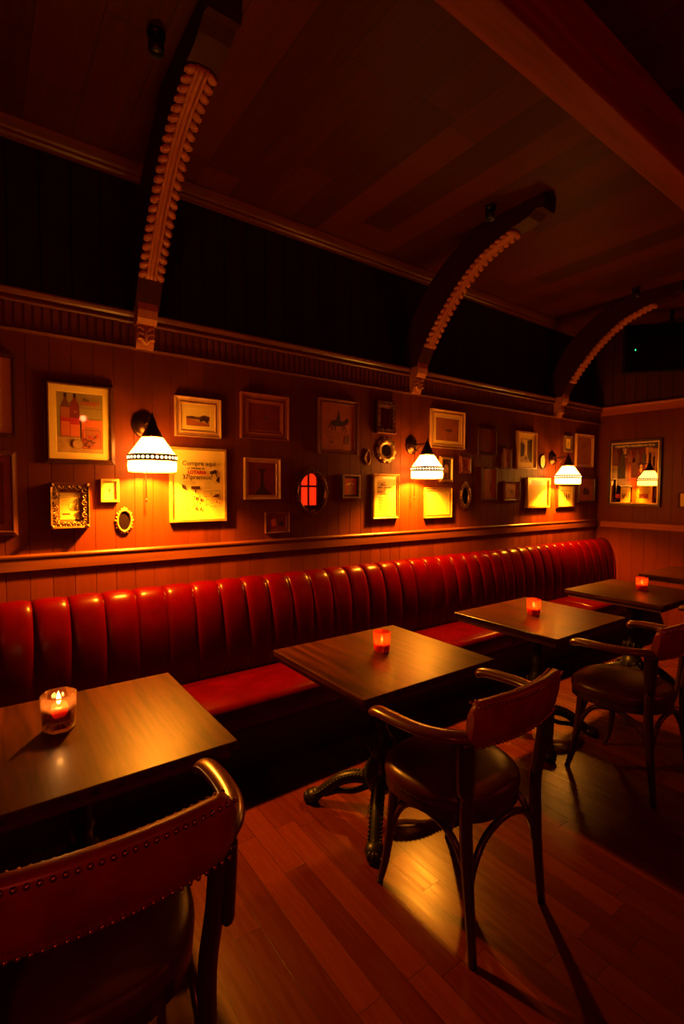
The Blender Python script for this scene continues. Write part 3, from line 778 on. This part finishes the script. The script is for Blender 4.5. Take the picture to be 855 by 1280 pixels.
def art_lottery(a, w, h):
    for i in range(3):
        for j in range(2): a.R(-w * .62 + i * w * .45, -h * .62 + j * h * .26, -w * .62 + i * w * .45 + w * .03, -h * .58 + j * h * .26, 'midink')
    rnd = random.Random(3)
    for k in range(26): a.E(-w * .62 + w * .75 * rnd.random(), -h * .75 + h * .42 * rnd.random(), .0035, .0035, rnd.choice(['ink', 'ink', 'olive', 'midink']), 8)
    for u, v in ((-.12, -.45), (.06, -.47), (-.12, -.72), (.06, -.74), (-.16, -.22)): a.R(w * u, h * v, w * (u + .05), h * (v + .08), 'ink')
    a.R(-w * .30, -h * .12, w * .04, -h * .04, 'ink'); a.R(-w * .27, -h * .10, w * .01, -h * .06, 'midink')
    a.P([(-w * .66, h * .02), (-w * .52, -h * .02), (-w * .48, -h * .15), (-w * .64, -h * .10)], 'ink')
    a.lines(-w * .60, -w * .1, h * .10, 3, h * .04, 'midink', .0015)
    a.outline(w * .20, -h * .34, w * .44, -h * .18, .0015, 'midink'); a.outline(w * .50, -h * .44, w * .84, -h * .16, .0018, 'midink')
    a.P([(w * .52, -h * .36), (w * .80, -h * .36), (w * .80, -h * .26), (w * .66, -h * .28)], 'midink'); a.O(w * .36, -h * .50, w * .12, h * .08, .002, 'midink')
    for k in range(10): a.E(w * (.45 + .4 * rnd.random()), -h * (.48 + .16 * rnd.random()), .004, .003, 'midink', 8)
    a.R(w * .62, h * .06, w * .76, h * .075, 'ink'); a.lines(w * .2, w * .5, h * .06, 4, h * .05, 'midink', .0012)
    # jug pouring on the right
    a.P([(w * .42, h * .40), (w * .66, h * .46), (w * .72, h * .40), (w * .70, h * .36), (w * .50, h * .31), (w * .44, h * .33)], 'ink')
    a.P([(w * .62, h * .36), (w * .66, h * .36), (w * .74, h * .24), (w * .71, h * .22)], 'ink'); a.P([(w * .70, h * .20), (w * .82, h * .26), (w * .82, h * .06), (w * .66, h * .12)], 'ink')
picture('lottery_notice', W(1.060, 1.549), .344, .438, .025, .016, 'flat', 'fr_gold', 'gilt framed printed lottery notice right of the nearest lamp', 'notice', art=art_lottery,
        texts=(('Compre aqui', .0, .126, .038, 'ink', dict(sx=1.0)), ('os bilhetes da', -.020, .098, .019, 'ink'), ('LOTARIA', -.014, .0735, .027, 'redink', dict(bold=.0014)), ('37!premios!', -.010, .0456, .038, 'ink', dict(sx=1.0))))

def art_faint(a, w, h):
    a.E(w * .1, -h * .05, w * .25, h * .2, 'midink'); a.R(-w * .3, -h * .45, w * .5, -h * .40, 'midink')
picture('framed_picture', W(1.499, 1.988), .343, .288, .030, .048, 'scoop', 'fr_red', 'wide red brown framed landscape picture right of the pale framed photograph', paper='redprint', mount=(.012, 'tanprint'), art=art_faint)

def art_tower(a, w, h):
    a.P([(-w * .5, -h * .98), (w * .75, -h * .98), (w * .45, -h * .75), (w * .2, -h * .55), (w * .12, -h * .2), (w * .10, h * .45), (w * .3, h * .52), (w * .3, h * .60), (-w * .3, h * .60), (-w * .3, h * .52), (-w * .08, h * .45), (-w * .10, -h * .2), (-w * .16, -h * .55), (-w * .4, -h * .8)], 'ink')
picture('tower_print', W(1.479, 1.592), .254, .264, .030, .028, 'scoop', 'fr_pale', 'pale framed dark red print of a tall monument', paper='redprint', art=art_tower)
def art_still(a, w, h):
    a.E(w * .2, 0, w * .4, h * .6, 'midink'); a.P([(-w * .7, h * .4), (-w * .2, h * .6), (-w * .1, -h * .4), (-w * .6, -h * .6)], 'orangeink'); a.E(w * .5, -h * .2, w * .3, h * .4, 'ink')
picture('framed_picture', W(1.590, 1.306), .179, .136, .022, .022, 'scoop', 'fr_brown', 'small brown framed picture just above the rail, below the monument print', paper='redprint', art=art_still)

def art_horse(a, w, h):
    a.E(-w * .05, h * .18, w * .42, h * .14, 'ink'); a.P([(w * .25, h * .2), (w * .5, h * .42), (w * .66, h * .36), (w * .56, h * .16), (w * .3, h * .08)], 'ink')
    for u, q in ((-.35, -.1), (-.22, .0), (.18, .1), (.28, .2)): a.P([(w * u, h * .12), (w * (u + .08), h * .12), (w * (u + q + .05), -h * .16), (w * (u + q), -h * .16)], 'ink')
    a.P([(-w * .18, h * .22), (w * .14, h * .22), (w * .08, h * .52), (-w * .06, h * .52)], 'ink'); a.E(w * .02, h * .58, w * .06, h * .05, 'ink'); a.P([(-w * .02, h * .62), (w * .06, h * .62), (w * .02, h * .76)], 'ink')
    a.P([(-w * .45, h * .2), (-w * .60, -h * .02), (-w * .54, -h * .05), (-w * .40, h * .12)], 'ink')
    a.R(-w * .5, -h * .26, w * .4, -h * .245, 'midink'); a.lines(-w * .5, w * .2, -h * .36, 4, h * .06, 'midink', .0015)
    a.R(w * .38, -h * .72, w * .66, -h * .34, 'midink'); a.E(-w * .4, -h * .66, w * .12, h * .05, 'midink')
picture('horseman_print', W(2.083, 1.969), .347, .387, .028, .030, 'scoop', 'fr_brown', 'tall framed print of a rider on a rearing horse', paper='tanprint', art=art_horse)

def art_snap(a, w, h):
    a.P([(-w * .8, h * .3), (-w * .2, h * .5), (w * .6, h * .35), (w * .6, h * .2), (-w * .7, h * .15)], 'mount')
    for u in (-.3, .1, .45): a.P([(w * (u - .12), -h), (w * (u + .12), -h), (w * (u + .1), h * .1), (w * (u - .1), h * .1)], 'sepia')
    a.E(w * .1, h * .2, w * .1, h * .14, 'midink')
picture('framed_photograph', W(2.197, 1.548), .162, .175, .028, .014, 'flat', 'fr_silver', 'small silver edged photograph with dark border right of the arched window mirror', paper='orangeink', mount=(.014, 'ink'), art=art_snap)

def art_doc(a, w, h):
    a.R(-w * .7, h * .78, -w * .2, h * .80, 'midink'); a.R(-w * .75, h * .1, w * .0, h * .75, 'sepia')
    a.P([(-w * .35, h * .65), (-w * .25, h * .65), (-w * .2, h * .58), (w * .1, h * .58), (w * .1, h * .55), (-w * .5, h * .55)], 'midink')
    a.R(-w * .7, h * .42, -w * .3, h * .48, 'midink'); a.R(-w * .1, h * .42, w * .5, h * .46, 'midink'); a.R(-w * .7, h * .2, -w * .2, h * .25, 'midink')
    a.R(-w * .5, h * .08, w * .2, h * .12, 'ink'); a.lines(-w * .6, w * .7, -h * .05, 14, h * .055, 'midink', .0025, .5); a.lines(-w * .8, w * .7, -h * .94, 1, h * .05, 'ink', .003)
picture('framed_document', W(2.536, 1.475), .264, .340, .028, .018, 'scoop', 'fr_gold', 'tall gilt framed handwritten document left of the middle lamp', 'document', art=art_doc)

def art_map(a, w, h):
    a.R(-w, -h, w, h, 'tanprint'); a.P([(-w * .3, -h * .1), (w * .1, h * .1), (w * .5, 0), (w * .2, -h * .25)], 'midink')
picture('framed_picture', W(3.228, 2.038), .417, .320, .028, .034, 'scoop', 'fr_pale', 'pale wooden framed tan picture above and right of the middle lamp', mount=(.032, 'mount'), art=art_map)
def art_arch(a, w, h):
    a.R(-w, -h, w, h, 'ink'); a.P([(-w * .5, -h * .9), (w * .5, -h * .9), (w * .5, h * .1)] + [(w * .5 * math.cos(PI * k / 8), h * .1 + h * .4 * math.sin(PI * k / 8)) for k in range(9)] + [(-w * .5, h * .1)], 'sepia')
    a.R(-w * .35, -h * .9, w * .35, -h * .35, 'midink')
picture('arched_icon', W(3.217, 1.702), .161, .217, .028, .024, 'step', 'fr_gold', 'small gilt framed arched picture half behind the middle lamp shade', art=art_arch)
def art_in(a, w, h): a.outline(-w * .75, -h * .75, w * .75, h * .75, .003, 'redprint'); a.R(-w * .3, -h * .4, w * .3, h * .3, 'redprint')
picture('framed_picture', W(3.467, 1.748), .147, .153, .022, .030, 'step', 'fr_red', 'small square red brown frame right of the gilt arched picture', paper='tanprint', art=art_in)
def art_blank(a, w, h): a.lines(-w * .5, w * .3, h * .2, 2, h * .2, 'mount', .002)
picture('framed_notice', W(3.124, 1.419), .322, .253, .025, .028, 'scoop', 'fr_gold', 'gilt framed plain pale sheet hanging right under the middle lamp', 'picture', art=art_blank)
picture('framed_picture', W(3.762, 1.968), .276, .245, .025, .018, 'flat', 'fr_dark', 'dark framed plain red picture, upper of two left of the street photograph', paper='redprint', art=art_faint)
picture('framed_picture', W(3.801, 1.582), .219, .309, .025, .014, 'flat', 'fr_dark', 'tall plain red picture below the dark red one, right of the ornate oval mirror', paper='tanprint', art=lambda a, w, h: a.P([(w * .1, -h * .5), (w * .4, -h * .5), (w * .35, h * .1), (w * .15, h * .2)], 'redprint'))
picture('framed_picture', W(4.057, 1.827), .131, .190, .025, .016, 'scoop', 'fr_brown', 'small upright brown frame left of the street photograph', paper='tanprint', art=art_faint)
def art_street(a, w, h):
    a.R(-w, -h, w, h, 'sepia'); a.P([(-w * .25, -h * .4), (w * .2, -h * .4), (w * .1, h * .9), (-w * .7, h * .9), (-w * .2, h * .5)], 'paper')
    a.P([(-w, -h * .6), (-w * .35, -h * .4), (-w * .3, h * .45), (-w, h * .7)], 'ink'); a.P([(w, -h), (w * .5, -h * .8), (w * .15, -h * .3), (w * .2, h * .8), (w, h)], 'ink')
    a.P([(w * .3, -h * .5), (w * .42, -h * .55), (w * .45, h * .6), (w * .32, h * .6)], 'midink'); a.E(-w * .05, -h * .65, w * .2, h * .12, 'midink')
picture('street_photograph', W(4.371, 1.919), .326, .367, .028, .018, 'flat', 'fr_pale', 'large pale mounted street photograph with tall buildings, left of the farthest lamp', mount=(.048, 'mount'), art=art_street)
picture('framed_picture', W(4.140, 1.520), .241, .185, .028, .026, 'scoop', 'fr_brown', 'small square brown frame left of the bright brass framed sheet', paper='tanprint', art=art_faint)
def art_label(a, w, h): a.R(-w * .65, h * .62, w * .95, h * .92, 'plaster'); a.R(-w * .5, h * .74, w * .6, h * .76, 'sepia')
picture('framed_certificate', W(4.578, 1.502), .397, .301, .035, .020, 'box', 'fr_gold', 'bright brass framed pale sheet with a white strip, left of the farthest lamp', 'picture', paper='mount', art=art_label)
picture('framed_picture', W(5.471, 1.971), .367, .361, .028, .030, 'scoop', 'fr_pale', 'faded brown picture in pale wood, upper one in the room corner', paper='tanprint', mount=(.03, 'tanprint'), art=lambda a, w, h: (a.lines(-w * .5, w * .5, h * .6, 4, h * .12, 'midink', .004), a.lines(-w * .5, w * .5, -h * .1, 5, h * .12, 'redprint', .003)))
def art_group(a, w, h):
    a.outline(-w, -h, w, h, .003, 'ink'); rnd = random.Random(5)
    for k in range(24):
        u, v = w * (-.7 + 1.4 * rnd.random()), h * (-.4 + .75 * rnd.random()); a.P([(u - .006, v - .016), (u + .006, v - .016), (u + .004, v + .012), (u - .004, v + .012)], rnd.choice(['ink', 'midink', 'midink'])); a.E(u, v + .016, .004, .005, 'midink', 8)
    a.R(-w * .4, -h * .8, w * .5, -h * .77, 'midink')
picture('framed_engraving', W(5.103, 1.466), .340, .256, .030, .020, 'step', 'fr_dark', 'dark framed engraving of a crowd directly below the farthest lamp', mount=(.05, 'paper'), art=art_group)
picture('framed_picture', W(5.536, 1.537), .352, .282, .028, .020, 'flat', 'fr_dark', 'dark framed reddish picture, lower one in the room corner', paper='tanprint', mount=(.04, 'tanprint'), art=lambda a, w, h: a.P([(-w * .6, -h * .7), (w * .6, -h * .7), (w * .6, h * .2), (w * .2, h * .0), (-w * .1, h * .4), (-w * .5, h * .1)], 'ink'))
def art_card(a, w, h): a.E(0, 0, w * .2, h * .3, 'midink'); a.lines(-w * .6, w * .5, h * .6, 2, h * .2, 'midink', .001); a.lines(-w * .6, w * .5, -h * .5, 2, h * .2, 'midink', .001)
picture('miniature_picture', W(.570, 1.515), .090, .123, .028, .012, 'box', 'fr_gold', 'tiny gilt box frame with a card, left below the nearest lamp shade', art=art_card)

# carved and ornamental frames
def scroll(b, c, r, turns, sgn, th, y, mi=0, a0=0.):
    pts = []; n = 14
    for k in range(n + 1):
        q = k / n; a = a0 + sgn * 2 * PI * turns * q; rr = r * (1 - .8 * q); pts.append((c[0] + rr * math.cos(a), y - .004 * q, c[1] + rr * math.sin(a)))
    b.tube(pts, [th * (1 - .4 * k / n) for k in range(n + 1)], 6, mi)
def ornate_square(loc, w, h, d, fw, mat, label, inner, art=None, n=3, name='carved_picture', cat='picture', paper='paper'):
    t = thing(name, loc, label, cat)
    b = MB()
    rings = []
    for a, o in ((0, .001), (0, d * .75), (.10, d * .9), (.35, d * .75), (.75, d * .55), (1., d * .46), (1., d * .38)):
        a *= fw; rings.append([(-w / 2 + a, -o, -h / 2 + a), (w / 2 - a, -o, -h / 2 + a), (w / 2 - a, -o, h / 2 - a), (-w / 2 + a, -o, h / 2 - a)])
    b.loft(rings); b.poly([(-w / 2, -.001, -h / 2), (w / 2, -.001, -h / 2), (w / 2, -.001, h / 2), (-w / 2, -.001, h / 2)])
    for s_ in (-1, 1):
        for k in range(n):
            for sg in (-1, 1):
                q = (k + .5 + .22 * sg) / n - .5
                scroll(b, (q * (w - fw), s_ * (h / 2 - fw * .48)), fw * .36, 1.3, sg, fw * .085, -d * .72)
                scroll(b, (s_ * (w / 2 - fw * .48), q * (h - fw)), fw * .36, 1.3, sg, fw * .085, -d * .72, a0=PI / 2)
        for s2 in (-1, 1):
            b.tube([(s_ * (w / 2 - .002), -d * .8, s2 * (h / 2 - .002)), (s_ * (w / 2 - fw), -d * .55, s2 * (h / 2 - fw))], [fw * .16, fw * .08], 6)
            b.blob((s_ * (w / 2 - fw * .25), -d * .9, s2 * (h / 2 - fw * .25)), (fw * .22, d * .2, fw * .22))
    b.build('frame', mat, t)
    iw, ih = w / 2 - fw, h / 2 - fw
    b = MB(); nb = 12
    for k in range(nb):
        for s_ in (-1, 1):
            b.blob((-iw + 2 * iw * (k + .5) / nb, -d * .42, s_ * ih), (iw / nb * .8, .004, .004), 0, 6, 4); b.blob((s_ * iw, -d * .42, -ih + 2 * ih * (k + .5) / nb), (.004, .004, ih / nb * .8), 0, 6, 4)
    b.build('beading', mat, t)
    a = Art(-d * .42); a.R(-iw - .002, -ih - .002, iw + .002, ih + .002, paper)
    if art: art(a, iw, ih)
    a.build(inner, a.mats, t)
    return t
def art_note(a, w, h): a.lines(-w * .75, w * .1, h * .55, 4, h * .16, 'midink', .0012); a.O(w * .3, -h * .05, w * .4, h * .3, .0015, 'midink'); a.P([(w * .0, -h * .3), (w * .5, h * .2), (w * .6, h * .15), (w * .2, -h * .35)], 'sepia'); a.R(-w * .7, -h * .62, w * .05, -h * .54, 'midink')
ornate_square(W(.377, 1.436), .181, .234, .050, .045, 'fr_antique', 'deep carved scrollwork frame with a small card, below the liquor advert', 'print', art_note, 3)
ornate_square(W(2.521, 2.076), .193, .245, .040, .046, 'fr_darkcarve', 'dark carved upright mirror frame, highest on the wall left of the middle lamp', 'mirror_glass', None, 3, 'ornate_mirror', 'mirror', 'mirror')
ornate_square(W(5.139, 2.029), .159, .177, .022, .034, 'fr_antique', 'small carved gilt frame above the farthest lamp', 'print', lambda a, w, h: a.E(0, 0, w * .3, h * .4, 'sepia'), 2, paper='mount')

def oval(loc, a_, c_, d, rim, mat, label, inner_mat, name, cat, inner_name, beads=22, crest=0., foot=0., bead_r=.007, art=None, petals=False):
    t = thing(name, loc, label, cat); b = MB(); n = 40
    rings = []
    for q, o in ((1., .001), (1., d * .5), (.85, d * .95), (.55, d), (.2, d * .7), (0., d * .5), (0., d * .25)):
        rings.append([((a_ - rim + rim * q) * math.cos(2 * PI * k / n), -o, (c_ - rim + rim * q) * math.sin(2 * PI * k / n)) for k in range(n)])
    b.loft(rings, 0, sm=True)
    b.build('frame', mat, t)
    b = MB()
    for k in range(beads):
        A = 2 * PI * k / beads; cA, sA = math.cos(A), math.sin(A)
        if petals:
            R = Matrix(((cA, 0, -sA), (0, 1, 0), (sA, 0, cA)))
            b.blob((a_ * .93 * cA, -d * .5, c_ * .93 * sA), (rim * .50, d * .45, rim * .62), 0, 8, 5, R); b.tube([(a_ * .62 * cA, -d * 1.02, c_ * .62 * sA), (a_ * 1.0 * cA, -d * .85, c_ * 1.0 * sA)], [rim * .06, rim * .10], 5)
        else:
            b.blob((a_ * cA, -d * .5, c_ * sA), (bead_r, d * .35, bead_r), 0, 7, 4)
            if k % 2 == 0: scroll(b, ((a_ + bead_r * .6) * cA, (c_ + bead_r * .6) * sA), bead_r * 1.2, 1.1, 1 if cA > 0 else -1, bead_r * .28, -d * .4, a0=A)
    if crest:
        for s_ in (-1, 1):
            scroll(b, (s_ * crest * .45, c_ + crest * .30), crest * .40, 1.2, s_, crest * .12, -d * .5)
        b.blob((0, -d * .5, c_ + crest * .55), (crest * .2, d * .4, crest * .45)); b.blob((0, -d * .5, c_ + .002), (crest * .55, d * .4, crest * .25))
    if foot:
        for s_ in (-1, 0, 1): b.blob((s_ * foot * .8, -d * .5, -c_ - foot * .15 + abs(s_) * foot * .2), (foot * .45, d * .35, foot * .4))
    b.build('ornament', mat, t)
    ga, gc = a_ - rim + .001, c_ - rim + .001
    a = Art(-d * .3); a.E(0, 0, ga, gc, inner_mat, 36)
    if art: art(a, ga, gc)
    a.build(inner_name, a.mats, t)
    return t
oval(W(1.862, 1.507), .122, .146, .030, .018, 'fr_darkcarve', 'large oval mirror with beaded frame reflecting a red arched window', 'mirror', 'oval_mirror', 'mirror', 'mirror_glass', 30, .03, .03, .010)
oval(W(2.540, 1.829), .092, .088, .020, .044, 'fr_antique', 'round sunflower shaped gilt mirror with petals left of the middle lamp', 'darkglass', 'sunburst_mirror', 'mirror', 'mirror_glass', 10, petals=True)
oval(W(2.356, 1.765), .030, .048, .016, .010, 'fr_antique', 'tiny oval gilt pendant frame left of the sunflower mirror', 'tanprint', 'oval_miniature', 'picture', 'print', 14, .018, .012, .004, art=lambda a, w, h: a.E(0, 0, w * .4, h * .5, 'midink'))
oval(W(3.470, 1.474), .066, .098, .025, .026, 'fr_antique', 'narrow ornate oval gilt mirror right of the pale sheet under the middle lamp', 'darkglass', 'ornate_oval_mirror', 'mirror', 'mirror_glass', 22, .036, .022, .010)
oval(W(4.672, 1.820), .056, .074, .014, .012, 'fr_dark', 'oval white plaque in a thin dark rim left of the farthest lamp', 'plaster', 'oval_plaque', 'plaque', 'face', 18, bead_r=.004)
oval(W(.643, 1.349), .040, .061, .016, .010, 'fr_gold', 'small oval dark mirror in a scalloped gilt rim, below the tiny gilt box', 'darkglass', 'small_oval_mirror', 'mirror', 'mirror_glass', 20, .016, .016, .006)

# ------------------------------------------------------------------ far wall: advertising mirror, two pictures, screen
RZ = -PI / 2
def F(y, z): return (XR, y, z)
t = thing('advertising_mirror', F(2.497, 1.722), 'black framed advertising mirror on the far wall reflecting the lamp', 'mirror', None, RZ)
b = MB(); moulding(b, .545, .722, .026, .030, 'flat'); b.build('frame', 'fr_dark', t)
w_, h_ = .2465, .335
a = Art(-.012); a.R(-w_ - .002, -h_ - .002, w_ + .002, h_ + .002, 'mirror')
a.outline(-w_, -h_, w_, h_, .012, 'fr_gold')
a.R(-w_ + .012, h_ - .062, w_ - .012, h_ - .012, 'ink')
for k, u in enumerate((-.19, -.12, -.04, .03, .10)):
    c = ('midink', 'ink', 'redprint', 'midink', 'ink')[k]; a.P([(u - .022, .10), (u + .022, .10), (u + .022, .19), (u + .008, .215), (u + .008, .25), (u - .008, .25), (u - .008, .215), (u - .022, .19)], c)
a.P([(-.17, -.06), (-.09, -.06), (-.09, .10), (-.12, .14), (-.15, .12), (-.17, .06)], 'ink')
a.P([(-.03, -.05), (.04, -.05), (.04, .08), (.02, .12), (-.01, .12), (-.03, .08)], 'redprint')
a.E(-.16, -.255, .030, .026, 'redink'); a.R(.06, -.275, .15, -.225, 'redink')
pr = a.build('mirror_glass', a.mats, t)
lettering(pr, "L'ELISABETTA VINCHERO DA VILLA", 0, h_ - .040, .032, 'plaster', y=a.y - .0008, sx=.80)
picture('framed_picture', F(1.915, 1.832), .25, .30, .025, .020, 'scoop', 'fr_brown', 'upper of two pictures cut off by the right edge on the far wall', paper='tanprint', rz=RZ, art=art_faint)
picture('framed_picture', F(1.950, 1.437), .226, .165, .025, .018, 'scoop', 'fr_brown', 'lower small picture cut off by the right edge on the far wall', paper='mount', rz=RZ, art=art_blank)

ang = math.atan2(1.97 - 2.372, 5.517 - 5.2)
t = thing('television', (5.20, 2.372, 2.69), 'black wall screen with a small green light high on the far wall', 'television', None, ang)
b = MB(); b.box(0, .86, .0, .045, 0, .475, bev=.004); b.box(.25, .61, .045, .09, .1, .38); b.build('housing', 'tvbody', t)
b = MB(); b.box(.012, .848, -.003, .001, .018, .463); b.build('screen', 'tvscreen', t)
b = MB(); b.blob((.10, -.006, .225), (.006, .003, .010)); b.build('indicator_light', 'led', t)
b = MB(); b.tube([(.43, .07, .37), (.43, .07, .61)], .018, 10); b.build('ceiling_mount', 'black', t)

# ------------------------------------------------------------------ pendant lamp and added red fill lights, behind the camera
t = thing('pendant_lamp', (1.115, -1.4, 2.418), 'glowing pendant globe hanging in the room behind the camera', 'lamp')
b = MB(); b.blob((0, 0, 0), (.034, .034, .034), 0, 20, 12); b.build('globe', 'globe', t)
b = MB(); b.tube([(0, 0, .03), (0, 0, .882)], .008, 8); b.lathe([(.02, .04), (.024, .06), (.01, .09)], seg=16); b.build('stem', 'bronze', t)
def point_light(loc, e, c, r=.1):  # unseen fill light without a fixture, added to redden the dark areas
    L = bpy.data.lights.new('red fill light', 'POINT'); L.energy = e; L.color = c; L.shadow_soft_size = r
    o = bpy.data.objects.new('red_fill_light', L); col.objects.link(o); o.location = loc
point_light((4.48, -1.5, 2.46), 20., (1, .065, .030), .15)
point_light((-.9, -1.2, 2.0), 34., (1, .065, .030), .15)

# ------------------------------------------------------------------ world, camera, view
w = bpy.data.worlds.new('World'); sc.world = w; w.use_nodes = True
w.node_tree.nodes['Background'].inputs[0].default_value = (.02, .004, .001, 1); w.node_tree.nodes['Background'].inputs[1].default_value = .2
cam = bpy.data.cameras.new('Camera'); co = bpy.data.objects.new('Camera', cam); col.objects.link(co)
cam.sensor_fit = 'VERTICAL'; cam.sensor_height = 36.; cam.lens = 619.74 / 1280 * 36.; cam.clip_start = .05
yaw, pitch, roll = [math.radians(v) for v in (36.268, -2.661, .3243)]
f = Vector((math.sin(yaw) * math.cos(pitch), math.cos(yaw) * math.cos(pitch), math.sin(pitch)))
r = Vector((math.cos(yaw), -math.sin(yaw), 0)); u = r.cross(f)
r2 = r * math.cos(roll) + u * math.sin(roll); u2 = -r * math.sin(roll) + u * math.cos(roll)
R = Matrix((r2, u2, -f)).transposed()
co.matrix_world = Matrix.Translation((0, 0, 1.53)) @ R.to_4x4()
sc.camera = co
sc.view_settings.view_transform = 'Standard'; sc.view_settings.look = 'None'
sc.view_settings.exposure = 0.; sc.view_settings.gamma = 1.; sc.view_settings.use_curve_mapping = False
sc.cycles.use_denoising = True
sc.cycles.max_bounces = 8
sc.cycles.sample_clamp_indirect = 4.
